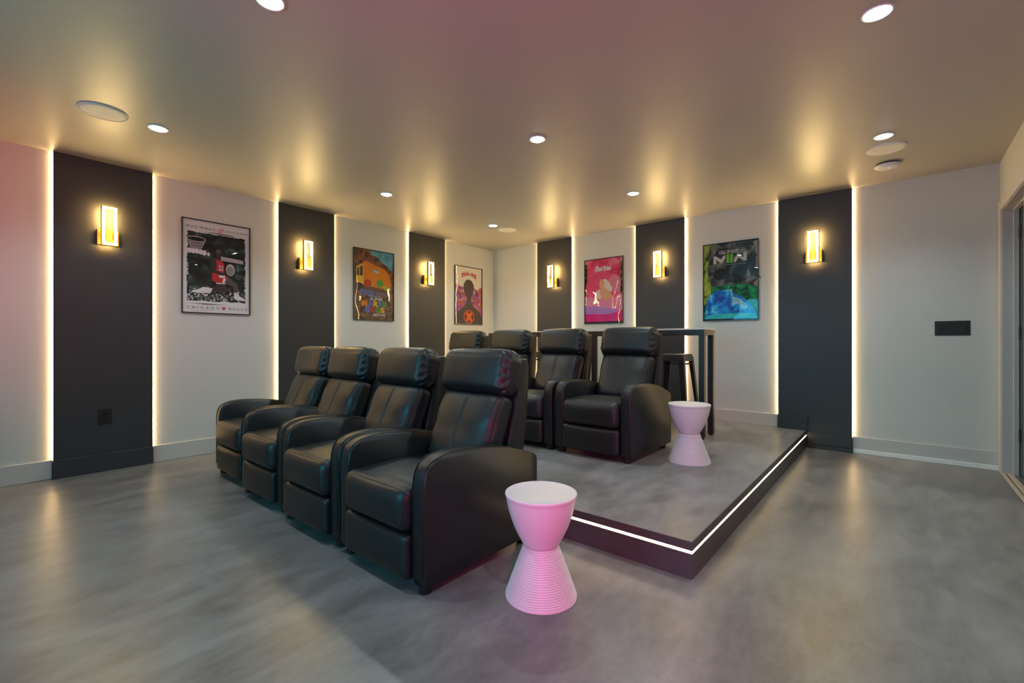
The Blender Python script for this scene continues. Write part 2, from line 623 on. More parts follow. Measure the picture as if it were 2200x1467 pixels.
# ---------------------------------------------------------------- doorway
bm = bmesh.new()
XC = XR - 0.012
box(bm, XC, XR + 0.001, DY1 - 0.006, 0 - 0.006, 0, DZ + 0.075, 0.002, 1)
box(bm, XC, XR + 0.001, DY0 - 0.09, DY0 + 0.006, 0, DZ + 0.075, 0.002, 1)
box(bm, XC, XR + 0.001, DY0 + 0.006, DY1 - 0.006, DZ - 0.006, DZ + 0.075, 0.002, 1)
struct('trim_2', bm, M_BASE)
bm = bmesh.new()
box(bm, XR - 0.002, XR + 0.16, DY1 - 0.012, DY1, 0, DZ, 0.001, 1)
box(bm, XR - 0.002, XR + 0.16, DY0, DY0 + 0.012, 0, DZ, 0.001, 1)
box(bm, XR - 0.002, XR + 0.16, DY0 + 0.012, DY1 - 0.012, DZ - 0.012, DZ, 0.001, 1)
box(bm, XR + 0.058, XR + 0.090, DY1 - 0.026, DY1 - 0.012, 0, DZ - 0.012, 0.002, 1)
box(bm, XR + 0.058, XR + 0.090, DY0 + 0.012, DY0 + 0.026, 0, DZ - 0.012, 0.002, 1)
box(bm, XR + 0.058, XR + 0.090, DY0 + 0.026, DY1 - 0.026, DZ - 0.026, DZ - 0.012, 0.002, 1)
struct('trim_3', bm, M_JAMB)
bm = bmesh.new()
box(bm, XR - 0.010, XR + 0.014, DY0 + 0.015, DY1 - 0.013, 0.0005, 0.009, 0.003, 1)
box(bm, XR + 0.024, XR + 0.058, DY0 + 0.015, DY1 - 0.013, 0.0005, 0.014, 0.003, 1)
struct('trim_4', bm, M_THRESH)
d = thing('door_1', 'dark closed door at the edge of the grey wall', 'door')
d['kind'] = 'structure'
lf = link('leaf', boxm(XR + 0.092, XR + 0.133, DY0 + 0.014, DY1 - 0.014, 0.012, DZ - 0.015, 0.002, 1), M_DOOR, d)
for z in (0.32, 1.13, 1.93):
    link('hinge', boxm(XR + 0.084, XR + 0.096, DY1 - 0.062, DY1 - 0.030, z - 0.05, z + 0.05, 0.003, 1), M_BLACKF, lf)

# ---------------------------------------------------------------- recliners
ARM_T, HALF = 0.085, 0.335
ARM_PROF = [(0.012, 0.036), (0.0, 0.08), (0.0, 0.44), (0.002, 0.478), (0.010, 0.512), (0.024, 0.536), (0.046, 0.554), (0.075, 0.565), (0.115, 0.573),
            (0.16, 0.577), (0.21, 0.577), (0.27, 0.573), (0.34, 0.566), (0.42, 0.554), (0.50, 0.540), (0.57, 0.523), (0.64, 0.502), (0.70, 0.480),
            (0.745, 0.462), (0.768, 0.448), (0.775, 0.43), (0.775, 0.036)]


def arm_mesh(s):
    bm = bmesh.new()
    a, b = (HALF - ARM_T) * s, HALF * s
    prism(bm, ARM_PROF, 'x', min(a, b), max(a, b), 0.011, 4)
    return bm


def arm_welts(s):
    bm = bmesh.new()
    for xx in (HALF - 0.010, HALF - ARM_T + 0.010):     # sewn welt along both edges of the top
        pts = [(s * xx, p[0] + 0.0, p[1] + 0.0) for p in ARM_PROF[1:-1]]
        c = Vector((0, 0.39, 0.30))
        pts = [Vector((p[0], p[1] + (0.0012 if p[1] > 0.39 else -0.0012), p[2] + 0.0012)) for p in pts]
        tube(bm, pts, 0.0019, 6)
    return bm


def puck(p, u, amp, freq, seed, start=0.72):
    """gathers at the sewn ends of a cushion"""
    e = max(0.0, (abs(u[0]) - start) / (1 - start))
    if e <= 0:
        return 0.0
    ang = math.atan2(u[2], u[1])
    v = math.sin(ang * freq + seed + 2.0 * noise.noise(Vector((p.x * 9 + seed, p.y * 14, p.z * 14))))
    return amp * v * min(1.0, e * 1.6) * (0.55 + 0.45 * noise.noise(Vector((p.z * 20, seed, p.y * 20))))


def seat_fn(p, u):
    q = p.copy()
    w = (1 - u[0] ** 2)
    if u[2] > 0:
        q.z += 0.014 * w * (1 - u[1] ** 2) - 0.010 * max(0, u[1])
        # stitched line just behind the front roll
        q.z -= 0.004 * math.exp(-((u[1] + 0.72) / 0.05) ** 2) * max(0.0, u[2])
    if u[1] < -0.5:
        q.y -= 0.014 * w * (1 - u[2] ** 2)
    return q


def back_fn(p, u):
    q = p.copy()
    w = 1 - u[0] ** 4
    front = max(0.0, -u[1])
    q.y -= 0.030 * w * (1 - 0.6 * u[2] ** 2) * front
    q.y -= 0.030 * front * max(0.0, -u[2] - 0.1) * w
    q.y += 0.006 * front * math.exp(-(u[0] / 0.022) ** 2)
    d = puck(p, u, 0.007, 9, 1.7, 0.70)
    q.y -= d * front
    q.x += (0.02 if u[0] < 0 else -0.02) * abs(u[0]) * (1 - u[2]) * 0.25
    q.y -= 0.004 * noise.noise(Vector((p.x * 7, 3.3, p.z * 9))) * front
    return q


def head_fn(seed):
    def f(p, u):
        q = p.copy()
        e = max(0.0, (abs(u[0]) - 0.78) / 0.22)
        k = 1 - 0.07 * e * e
        q.y *= k
        q.z *= k
        w = 1 - u[0] ** 4
        q.y -= 0.022 * w * max(0.0, -u[1]) * (1 - 0.5 * (u[2]) ** 2)
        q.z += 0.012 * w * max(0.0, u[2])
        d = puck(p, u, 0.0075, 15, seed, 0.74)
        n = Vector((0.25 * (1 if u[0] > 0 else -1), p.y, p.z * 0.8))
        if n.length > 1e-6:
            q += n.normalized() * d * (0.5 if abs(u[0]) > 0.985 else 1.0)
        q.y -= 0.004 * noise.noise(Vector((p.x * 6 + seed, 1.1, p.z * 8))) * max(0.0, -u[1])
        return q
    return f


TILT = math.radians(-22)


def recliner(seed):
    t = thing('recliner', '', 'recliner', group='black leather theatre recliners')
    for s in (-1, 1):
        a = link('armrest', arm_mesh(s), M_LEATHER, t, True)
        link('piping', arm_welts(s), M_LEATHER, a, True)
    link('seat_cushion', xform(cushion(bmesh.new(), 0.248, 0.27, 0.098, 0.048, seat_fn, 20, 24, 10), 0, (0, 0.235, 0.343)), M_LEATHER, t, True)

    def foot_fn(p, u):
        q = p.copy()
        if u[1] < 0:
            q.y -= 0.012 * (1 - u[0] ** 2) * (1 - u[2] ** 2)
        return q
    link('footrest', xform(cushion(bmesh.new(), 0.249, 0.03, 0.097, 0.024, foot_fn, 16, 8, 12), 0, (0, 0.004, 0.147)), M_LEATHER, t, True)
    c = xform(cushion(bmesh.new(), 0.240, 0.065, 0.205, 0.050, back_fn, 40, 10, 26, (-0.05, -0.03, -0.015, 0.015, 0.03, 0.05)), TILT, (0, 0.590, 0.580))
    link('back_cushion', c, M_LEATHER, t, True)
    c = xform(cushion(bmesh.new(), 0.264, 0.078, 0.124, 0.064, head_fn(seed), 64, 20, 34), math.radians(-14), (0, 0.678, 0.886))
    link('headrest', c, M_LEATHER, t, True)
    bm = bmesh.new()
    prism(bm, [(0.54, 0.22), (0.635, 0.50), (0.715, 0.80), (0.752, 0.955), (0.768, 0.967), (0.798, 0.967), (0.812, 0.950), (0.806, 0.86), (0.785, 0.62), (0.757, 0.46), (0.742, 0.22)],
          'x', -0.247, 0.247, 0.012, 3)
    link('back_shell', bm, M_LEATHER, t, True)
    bm = boxm(-0.2495, 0.2495, 0.040, 0.74, 0.075, 0.240, 0.006, 1)
    link('base', bm, M_BLACKF, t)
    for sx in (-1, 1):
        for yy in (0.045, 0.69):
            link('foot', lathe(bmesh.new(), [(0.026, 0.0), (0.032, 0.040)], 16, sx * 0.288, yy, 0), M_BLACKF, t)
    return t


R0 = recliner(0.4)
ROWS = [
    (3.195, -4.272, 0, 0.0, 'black leather recliner at the near end of the front row, beside the pink lit stool'),
    (2.505, -4.265, 0, 0.0, 'black leather recliner, second from the pink lit stool in the front row'),
    (1.795, -4.240, 0, 0.0, 'black leather recliner in the front row, next to the wall end seat'),
    (1.120, -4.190, 0, 0.0, 'black leather recliner at the wall end of the front row, facing the open floor'),
    (3.210, -2.400, PZ, 0.0, 'black leather recliner on the platform beside the paler ribbed stool'),
    (2.510, -2.400, PZ, 0.0, 'black leather recliner on the platform, second from its ribbed stool, headrest under pink poster'),
    (1.840, -2.400, PZ, 0.0, 'black leather recliner on the platform with a crumpled headrest end, third from the stool'),
    (1.170, -2.400, PZ, 0.0, 'black leather recliner on the platform, only its headrest showing beneath the white topped poster'),
]
for i, (x, y, z, rz, lab) in enumerate(ROWS):
    if i == 0:
        R0.location = (x, y, z)
        R0['label'] = lab
    else:
        dup(R0, (x, y, z), rz, lab)

# ---------------------------------------------------------------- ribbed stools
def stool():
    t = thing('ribbed_stool', '', 'stool', group='white ribbed hourglass stools')
    prof = [(0.150, 0.0)]
    n = 25
    z0, z1, r0, r1 = 0.004, 0.212, 0.151, 0.074
    for k in range(n):
        for a, dr in ((0.06, -0.0048), (0.30, 0.0), (0.66, 0.0), (0.90, -0.0048)):
            f = (k + a) / n
            prof.append((r0 + (r1 - r0) * f + dr, z0 + (z1 - z0) * f))
    prof.append((0.072, 0.2135))
    link('ribbed_base', lathe(bmesh.new(), prof, 72), M_PLASTIC, t, False)
    cup = [(0.074, 0.214), (0.078, 0.220), (0.088, 0.238), (0.101, 0.262), (0.114, 0.290), (0.125, 0.320), (0.135, 0.352), (0.1425, 0.385), (0.147, 0.408),
           (0.1475, 0.411), (0.1490, 0.413), (0.1515, 0.424), (0.1510, 0.428), (0.1480, 0.430), (0.143, 0.4285), (0.11, 0.4270), (0.05, 0.4265), (0.002, 0.4265)]
    link('cup_seat', lathe(bmesh.new(), cup, 72), M_PLASTIC, t, True)
    return t


ST = stool()
ST.location = (3.866, -3.922, 0)
ST['label'] = 'white ribbed hourglass stool washed pink by coloured light, on the lower floor'
dup(ST, (3.822, -1.997, PZ), 0, 'white ribbed hourglass stool standing on the platform by the back recliner')

# ---------------------------------------------------------------- bar table and bar stools
t = thing('bar_table', 'long bar height table with thin pale top and black steel frame', 'table', (0, 0, 0), group=None)
TX0, TX1, TY0, TY1, TZ = 0.985, 3.672, -1.168, -0.858, 1.187
link('tabletop', boxm(TX0 - 0.008, TX1 + 0.008, TY0 - 0.006, TY1 + 0.006, TZ - 0.014, TZ, 0.002, 1), M_TOP, t)
A0, A1 = TZ - 0.062, TZ - 0.014
bm = bmesh.new()
box(bm, TX0, TX1, TY0, TY0 + 0.045, A0, A1, 0.002, 1)
box(bm, TX0, TX1, TY1 - 0.045, TY1, A0, A1, 0.002, 1)
for x in (TX0, 2.498, TX1 - 0.045):
    box(bm, x, x + 0.045, TY0 + 0.045, TY1 - 0.045, A0, A1, 0.002, 1)
link('apron_frame', bm, M_STEEL, t)
for x in (TX0, 2.498, TX1 - 0.050):
    for y in (TY0, TY1 - 0.050):
        link('leg', boxm(x, x + 0.050, y, y + 0.050, PZ + 0.012, A0 + 0.002, 0.003, 1), M_STEEL, t)
        link('foot', lathe(bmesh.new(), [(0.018, 0), (0.018, 0.013)], 16, x + 0.025, y + 0.025, PZ), M_BLACKF, t)


def bar_stool():
    t = thing('bar_stool', '', 'bar stool', group='black metal bar stools')
    zt = 0.766
    hs, hb = 0.150, 0.212
    prof_pts = []

    def sq(h, r, z):
        out = []
        for cx, cy, a0 in ((h - r, h - r, 0), (-h + r, h - r, 90), (-h + r, -h + r, 180), (h - r, -h + r, 270)):
            for k in range(5):
                a = math.radians(a0 + 22.5 * k)
                out.append((cx + r * math.cos(a), cy + r * math.sin(a), z))
        return out
    bm = bmesh.new()
    rings = [[bm.verts.new(p) for p in sq(*q)] for q in ((hs + 0.006, 0.03, zt - 0.075), (hs + 0.001, 0.03, zt - 0.012), (hs - 0.003, 0.032, zt - 0.003), (hs - 0.012, 0.03, zt), (0.05, 0.03, zt - 0.004))]
    for a, b in zip(rings, rings[1:]):
        for i in range(len(a)):
            bm.faces.new((a[i], a[(i + 1) % len(a)], b[(i + 1) % len(a)], b[i]))
    bm.faces.new(rings[-1])
    link('seat', bm, M_STEEL, t, True)
    for sx in (-1, 1):
        for sy in (-1, 1):
            bm = bmesh.new()
            a, b = 0.056, 0.034
            th = 0.004
            tp, bt = hs + 0.002, hb
            z1, z0 = zt - 0.03, 0.0
            # L-section pressed leg, open inwards
            top = [(tp, tp), (tp - a, tp), (tp - a, tp - th), (tp - th, tp - th), (tp - th, tp - a), (tp, tp - a)]
            bot = [(bt, bt), (bt - b, bt), (bt - b, bt - th), (bt - th, bt - th), (bt - th, bt - b), (bt, bt - b)]
            v1 = [bm.verts.new((sx * p[0], sy * p[1], z1)) for p in top]
            v0 = [bm.verts.new((sx * p[0], sy * p[1], z0)) for p in bot]
            bm.faces.new(v0)
            bm.faces.new(v1)
            for i in range(6):
                bm.faces.new((v0[i], v0[(i + 1) % 6], v1[(i + 1) % 6], v1[i]))
            link('leg', bm, M_STEEL, t)
    for z, nm in ((zt - 0.105, 'upper_brace'), (0.245, 'footrest_rail')):
        f = (zt - 0.03 - z) / (zt - 0.03)
        h = hs + (hb - hs) * f - 0.010
        link(nm, tube(bmesh.new(), [(h, h, z), (-h, h, z), (-h, -h, z), (h, -h, z)], 0.0065, 8, True), M_STEEL, t)
    return t


B0 = bar_stool()
B0.location = (3.185, -0.60, PZ)
B0['label'] = 'black metal bar stool by the table end, its legs showing behind the end recliner'
dup(B0, (1.50, -0.60, PZ), 0, 'black metal bar stool mostly hidden behind the middle back recliners')

# ---------------------------------------------------------------- posters
FONT_CACHE = {}


def text_mesh(s, offset=0.0, spacing=1.0, shear=0.0):
    k = (s, offset, spacing, shear)
    if k in FONT_CACHE:
        return FONT_CACHE[k]
    c = bpy.data.curves.new('lettering', 'FONT')
    c.body = s
    c.offset = offset
    c.space_character = spacing
    c.shear = shear
    c.resolution_u = 3
    o = bpy.data.objects.new('lettering', c)
    COL.objects.link(o)
    bpy.context.view_layer.update()
    ev = o.evaluated_get(bpy.context.evaluated_depsgraph_get())
    me = ev.to_mesh()
    vs = [(v.co.x, v.co.y) for v in me.vertices]
    fs = [list(p.vertices) for p in me.polygons]
    ev.to_mesh_clear()
    bpy.data.objects.remove(o)
    bpy.data.curves.remove(c)
    FONT_CACHE[k] = (vs, fs)
    return vs, fs


class Art:
    """flat printed picture: coordinates are fractions of the sheet, x to the right and y up"""

    def __init__(self, w, h):
        self.w, self.h = w, h
        self.v, self.f, self.fm, self.mats = [], [], [], []
        self.n = 0

    def mi(self, m):
        if m not in self.mats:
            self.mats.append(m)
        return self.mats.index(m)

    def add(self, vs, fs, m):
        self.n += 1
        d = -0.00002 * self.n
        b = len(self.v)
        self.v += [((x - 0.5) * self.w, d, (y - 0.5) * self.h) for x, y in vs]
        k = self.mi(m)
        for f in fs:
            self.f.append([b + i for i in f])
            self.fm.append(k)

    def poly(self, pts, m):
        self.add(pts, [list(range(len(pts)))], m)

    def rect(self, x0, y0, x1, y1, m):
        self.poly([(x0, y0), (x1, y0), (x1, y1), (x0, y1)], m)

    def oval(self, cx, cy, rx, ry, m, n=28, rot=0.0):
        c, s = math.cos(rot), math.sin(rot)
        a = self.w / self.h
        pts = []
        for i in range(n):
            u, v = rx * math.cos(2 * math.pi * i / n), ry / a * math.sin(2 * math.pi * i / n)
            pts.append((cx + u * c - v * s, cy + (u * s + v * c) * a))
        self.poly(pts, m)

    def line(self, p, q, wd, m):
        a = self.h / self.w
        dx, dy = q[0] - p[0], (q[1] - p[1]) * a
        L = math.hypot(dx, dy) or 1
        nx, ny = -dy / L * wd / 2, dx / L * wd / 2 / a
        self.poly([(p[0] + nx, p[1] + ny), (q[0] + nx, q[1] + ny), (q[0] - nx, q[1] - ny), (p[0] - nx, p[1] - ny)], m)

    def text(self, s, x0, y0, x1, y1, m, offset=0.0, spacing=1.0, shear=0.0, warp=None):
        vs, fs = text_mesh(s, offset, spacing, shear)
        X = [p[0] for p in vs]
        Y = [p[1] for p in vs]
        a, b, c, d = min(X), max(X), min(Y), max(Y)
        out = []
        for x, y in vs:
            u, v = (x - a) / (b - a), (y - c) / (d - c)
            px, py = x0 + u * (x1 - x0), y0 + v * (y1 - y0)
            if warp:
                px, py = warp(u, v, px, py)
            out.append((px, py))
        self.add(out, fs, m)

    def build(self, parent, loc):
        me = bpy.data.meshes.new('print')
        me.from_pydata(self.v, [], self.f)
        for m in self.mats:
            me.materials.append(m)
        for p, k in zip(me.polygons, self.fm):
            p.material_index = k
            if p.normal.y > 0:
                p.flip()
        o = bpy.data.objects.new('print', me)
        COL.objects.link(o)
        o.parent = parent
        o.location = loc
        return o


def ink(name, c, var=0.0, vscale=12):
    return mat('ink_' + name, c, 0.6, spec=0.2, var=var, vscale=vscale)


def ramp_ink(name, kind, scale, stops, detail=3, dist=0.0, stretch=(1, 1, 1)):
    """printed mottling: noise or cells mapped through a colour ramp"""
    m, nt, b = new_mat('ink_' + name)
    b.inputs['Roughness'].default_value = 0.6
    b.inputs['Specular IOR Level'].default_value = 0.2
    tc = nt.nodes.new('ShaderNodeTexCoord')
    mp = nt.nodes.new('ShaderNodeMapping')
    mp.inputs['Scale'].default_value = stretch
    nt.links.new(tc.outputs['Object'], mp.inputs['Vector'])
    rp = nt.nodes.new('ShaderNodeValToRGB')
    while len(rp.color_ramp.elements) < len(stops):
        rp.color_ramp.elements.new(0.5)
    for e, (p, c) in zip(rp.color_ramp.elements, stops):
        e.position = p
        e.color = (*c, 1)
    if kind == 'cells':
        n = nt.nodes.new('ShaderNodeTexVoronoi')
        n.inputs['Scale'].default_value = scale
        sp = nt.nodes.new('ShaderNodeSeparateColor')
        nt.links.new(n.outputs['Color'], sp.inputs[0])
        nt.links.new(sp.outputs[0], rp.inputs[0])
    else:
        n = nt.nodes.new('ShaderNodeTexNoise')
        n.inputs['Scale'].default_value = scale
        n.inputs['Detail'].default_value = detail
        n.inputs['Distortion'].default_value = dist
        nt.links.new(n.outputs['Fac'], rp.inputs[0])
    nt.links.new(mp.outputs[0], n.inputs['Vector'])
    nt.links.new(rp.outputs[0], b.inputs['Base Color'])
    return m


def pane_mat():
    m = bpy.data.materials.new('clear_acrylic')
    m.use_nodes = True
    nt = m.node_tree
    nt.nodes.clear()
    out = nt.nodes.new('ShaderNodeOutputMaterial')
    mx = nt.nodes.new('ShaderNodeMixShader')
    tr = nt.nodes.new('ShaderNodeBsdfTransparent')
    tr.inputs[0].default_value = (0.97, 0.97, 0.97, 1)
    gl = nt.nodes.new('ShaderNodeBsdfGlossy')
    gl.inputs['Roughness'].default_value = 0.015
    fr = nt.nodes.new('ShaderNodeFresnel')
    # the sheet is thin: light leaving it from behind meets the same surface as light entering
    ge = nt.nodes.new('ShaderNodeNewGeometry')
    ior = nt.nodes.new('ShaderNodeMapRange')
    ior.inputs['To Min'].default_value = 1.52
    ior.inputs['To Max'].default_value = 1 / 1.52
    nt.links.new(ge.outputs['Backfacing'], ior.inputs['Value'])
    nt.links.new(ior.outputs[0], fr.inputs['IOR'])
    nt.links.new(fr.outputs[0], mx.inputs[0])
    nt.links.new(tr.outputs[0], mx.inputs[1])
    nt.links.new(gl.outputs[0], mx.inputs[2])
    nt.links.new(mx.outputs[0], out.inputs[0])
    return m


M_PANE = pane_mat()
PW, PH = 0.580, 0.878


def poster(side, u, zc, label, art, seed, ph=PH):
    loc = (0, u, zc) if side == 'L' else (u, 0, zc)
    t = thing('framed_poster', label, 'poster', loc, math.radians(90) if side == 'L' else 0.0, 'framed posters on the walls')
    w, h = PW / 2, ph / 2
    bm = bmesh.new()
    fw = 0.0085
    for x0, x1, z0, z1 in ((-w, -w + fw, -h, h), (w - fw, w, -h, h), (-w + fw, w - fw, -h, -h + fw), (-w + fw, w - fw, h - fw, h)):
        box(bm, x0, x1, -0.020, 0.0, z0, z1, 0.0012, 1)
    link('frame', bm, M_FRAME, t)
    link('backing', boxm(-w + fw, w - fw, -0.006, -0.001, -h + fw, h - fw), M_BLACKF, t)
    art.build(t, (0, -0.0065, 0))
    # the thin acrylic sheet bows and ripples in its frame
    bm = bmesh.new()
    nx, nz = 30, 44
    g = []
    for j in range(nz + 1):
        row = []
        for i in range(nx + 1):
            a, b = -1 + 2 * i / nx, -1 + 2 * j / nz
            k = (1 - a ** 6) * (1 - b ** 6)
            d = 0.0022 * noise.noise(Vector((a * 1.5 + seed, b * 1.6, seed))) + 0.0008 * noise.noise(Vector((a * 3.4, b * 3.8 + seed, 2.2)))
            row.append(bm.verts.new((a * (w - fw), -0.0150 + d * k, b * (h - fw))))
        g.append(row)
    for j in range(nz):
        for i in range(nx):
            bm.faces.new((g[j][i], g[j][i + 1], g[j + 1][i + 1], g[j + 1][i]))
    link('pane', bm, M_PANE, t, True, None, True)
    return t


def rough_rect(x0, y0, x1, y1, n, amp, rnd):
    pts = []
    for k in range(n):
        pts.append((x0 + (x1 - x0) * k / n, y0 + rnd.uniform(-amp, amp)))
    for k in range(n):
        pts.append((x1 + rnd.uniform(-amp, amp), y0 + (y1 - y0) * k / n))
    for k in range(n):
        pts.append((x1 - (x1 - x0) * k / n, y1 + rnd.uniform(-amp, amp)))
    for k in range(n):
        pts.append((x0 + rnd.uniform(-amp, amp), y1 - (y1 - y0) * k / n))
    return pts


FULL = (0.014, 0.010, 0.986, 0.990)
IW, IK = ink('white', (0.80, 0.79, 0.80)), ink('black', (0.012, 0.013, 0.014))
IR, ISK, ISK2 = ink('red', (0.62, 0.035, 0.04)), ink('dark_skin', (0.055, 0.040, 0.038)), ink('mid_skin', (0.11, 0.085, 0.082))
IG, IG2 = ink('grey', (0.30, 0.30, 0.31)), ink('pale_grey', (0.55, 0.54, 0.56))

# basketball poster
rnd = random.Random(4)
A = Art(PW, PH)
A.rect(*FULL, IW)
A.poly(rough_rect(0.075, 0.135, 0.925, 0.865, 26, 0.006, rnd), ramp_ink('arena', 'noise', 9, [(0.42, (0.010, 0.011, 0.012)), (0.56, (0.020, 0.030, 0.030)), (0.66, (0.05, 0.10, 0.09)), (0.78, (0.16, 0.22, 0.20))], 3, 0.6, (1, 1, 1.6)))
for k in range(150):                                   # pale crowd
    x, y = rnd.uniform(0.09, 0.91), 0.145 + abs(rnd.gauss(0, 0.07))
    if y < 0.30:
        A.oval(x, y, rnd.uniform(0.004, 0.016), rnd.uniform(0.005, 0.012), rnd.choice([IG2, IG, IG, IW]), 8)
for k in range(46):                                    # torn white edge
    s = rnd.choice((0.082, 0.918))
    A.oval(s + rnd.uniform(-0.008, 0.008), rnd.uniform(0.14, 0.84), 0.006, rnd.uniform(0.006, 0.02), rnd.choice((IW, IG2)), 8)
A.poly([(0.55, 0.635), (0.89, 0.615), (0.89, 0.575), (0.55, 0.59)], IG2)
A.line((0.56, 0.61), (0.88, 0.59), 0.010, ink('dull_red', (0.42, 0.16, 0.16)))
# hoop and net
A.oval(0.20, 0.79, 0.135, 0.030, IG2)
A.oval(0.20, 0.789, 0.122, 0.022, IK)
for k in range(9):
    a = -1 + 2 * k / 8
    for q in (-0.22, 0.22):
        A.line((0.20 + 0.128 * a, 0.785 - 0.02 * (1 - a * a)), (0.20 + 0.07 * max(-1, min(1, a + q)), 0.69), 0.006, IG2)
for x in (0.11, 0.16, 0.21, 0.26, 0.31):
    A.oval(x, 0.655 + rnd.uniform(-0.008, 0.008), 0.036, 0.028, IW, 14)
A.oval(0.37, 0.642, 0.02, 0.02, IW, 14)
# player leaping, red kit
A.poly([(0.50, 0.345), (0.60, 0.335), (0.66, 0.27), (0.62, 0.235), (0.50, 0.245), (0.40, 0.225), (0.41, 0.275), (0.47, 0.30)], ISK)      # trailing leg
A.poly([(0.40, 0.225), (0.43, 0.275), (0.30, 0.285), (0.22, 0.255), (0.14, 0.235), (0.14, 0.222), (0.24, 0.215)], IW)                  # sock and shoe
A.poly([(0.58, 0.375), (0.66, 0.42), (0.76, 0.365), (0.80, 0.335), (0.805, 0.235), (0.75, 0.235), (0.73, 0.315), (0.64, 0.335)], ISK2)   # leading leg
A.poly([(0.745, 0.245), (0.81, 0.245), (0.83, 0.21), (0.92, 0.175), (0.92, 0.155), (0.80, 0.165), (0.75, 0.175)], IW)
A.poly([(0.42, 0.445), (0.57, 0.43), (0.66, 0.415), (0.60, 0.345), (0.50, 0.335), (0.43, 0.36)], IR)
A.poly([(0.57, 0.35), (0.60, 0.345), (0.625, 0.385), (0.60, 0.405), (0.585, 0.39)], IW)
A.line((0.48, 0.335), (0.62, 0.338), 0.016, IW)
A.oval(0.565, 0.42, 0.05, 0.022, IW, 16)
A.poly([(0.46, 0.60), (0.56, 0.585), (0.60, 0.55), (0.60, 0.44), (0.52, 0.425), (0.43, 0.445), (0.42, 0.52)], IR)
A.text('23', 0.515, 0.475, 0.580, 0.535, IW, 0.01)
A.poly([(0.41, 0.615), (0.47, 0.61), (0.49, 0.54), (0.48, 0.48), (0.60, 0.455), (0.70, 0.46), (0.70, 0.435), (0.55, 0.425), (0.43, 0.45), (0.40, 0.52)], ISK)
A.oval(0.515, 0.645, 0.040, 0.060, ISK)
A.oval(0.515, 0.685, 0.040, 0.026, ISK2)
A.oval(0.690, 0.495, 0.068, 0.066, IG2)
A.oval(0.685, 0.485, 0.055, 0.050, IG)
x = 0.06
A.text('MICHAEL', 0.065, 0.905, 0.470, 0.930, ink('letter_grey', (0.13, 0.12, 0.13)), 0.0, 1.9)
A.text('23', 0.505, 0.897, 0.585, 0.940, IR, 0.0, 1.0, 0.3)
A.text('JORDAN', 0.615, 0.905, 0.945, 0.930, ink('letter_grey', (0.13, 0.12, 0.13)), 0.0, 1.9)
A.poly([(0.30, 0.876), (0.72, 0.873), (0.76, 0.880), (0.50, 0.884)], ink('brush_black', (0.05, 0.05, 0.05)))
A.poly([(0.07, 0.108), (0.35, 0.099), (0.66, 0.101), (0.35, 0.107)], ink('brush_black', (0.05, 0.05, 0.05)))
A.text('CHICAGO', 0.065, 0.050, 0.530, 0.076, ink('letter_grey', (0.13, 0.12, 0.13)), 0.0, 1.9)
A.text('BULLS', 0.670, 0.050, 0.945, 0.076, ink('letter_grey', (0.13, 0.12, 0.13)), 0.0, 1.9)
A.poly([(0.563, 0.080), (0.580, 0.074), (0.600, 0.074), (0.617, 0.080), (0.612, 0.066), (0.605, 0.058), (0.600, 0.044), (0.580, 0.044), (0.575, 0.058), (0.568, 0.066)], IR)
A.rect(0.12, 0.034, 0.45, 0.037, IG2)
poster('L', -3.944, 1.770, 'framed white bordered basketball poster with a player in red', A, 0.3)

# orange van poster
A = Art(PW, PH)
A.rect(*FULL, ramp_ink('brown_street', 'noise', 14, [(0.35, (0.10, 0.055, 0.035)), (0.55, (0.22, 0.12, 0.07)), (0.72, (0.34, 0.21, 0.13))], 4, 0.8))
A.rect(0.014, 0.66, 0.986, 0.990, ramp_ink('poster_sky', 'noise', 9, [(0.4, (0.05, 0.26, 0.42)), (0.65, (0.16, 0.42, 0.55))], 2, 0.2))
A.poly([(0.014, 0.99), (0.40, 0.99), (0.42, 0.93), (0.60, 0.90), (0.68, 0.84), (0.82, 0.80), (0.986, 0.70), (0.986, 0.60), (0.014, 0.60)],
       ramp_ink('brown_roofs', 'cells', 26, [(0.0, (0.05, 0.022, 0.014)), (0.5, (0.15, 0.055, 0.03)), (0.8, (0.30, 0.12, 0.05)), (1.0, (0.36, 0.08, 0.05))]))
IO, IO2, IY = ink('orange', (0.80, 0.24, 0.015), 0.15, 6), ink('deep_orange', (0.55, 0.13, 0.015)), ink('yellow', (0.78, 0.48, 0.05))
A.poly([(0.07, 0.74), (0.24, 0.80), (0.24, 0.50), (0.07, 0.52)], IY)
A.poly([(0.24, 0.82), (0.30, 0.83), (0.78, 0.74), (0.90, 0.66), (0.90, 0.45), (0.24, 0.50)], IO)
A.poly([(0.24, 0.82), (0.30, 0.865), (0.74, 0.775), (0.78, 0.74), (0.30, 0.83)], ink('roof_rack', (0.28, 0.11, 0.06)))
A.poly([(0.09, 0.72), (0.14, 0.735), (0.14, 0.62), (0.085, 0.62)], ink('van_window', (0.10, 0.06, 0.05)))
A.poly([(0.16, 0.745), (0.225, 0.765), (0.225, 0.62), (0.155, 0.62)], ink('van_window', (0.10, 0.06, 0.05)))
A.poly([(0.47, 0.745), (0.63, 0.715), (0.63, 0.665), (0.47, 0.69)], IG)
A.line((0.48, 0.715), (0.62, 0.69), 0.012, IW)
A.line((0.50, 0.70), (0.62, 0.675), 0.010, IW)
A.rect(0.80, 0.50, 0.93, 0.55, IO)
A.poly([(0.014, 0.50), (0.90, 0.44), (0.986, 0.47), (0.986, 0.40), (0.014, 0.43)], ink('kerb', (0.16, 0.085, 0.05), 0.3, 14))
A.oval(0.15, 0.465, 0.075, 0.055, ink('tyre', (0.05, 0.04, 0.04)))
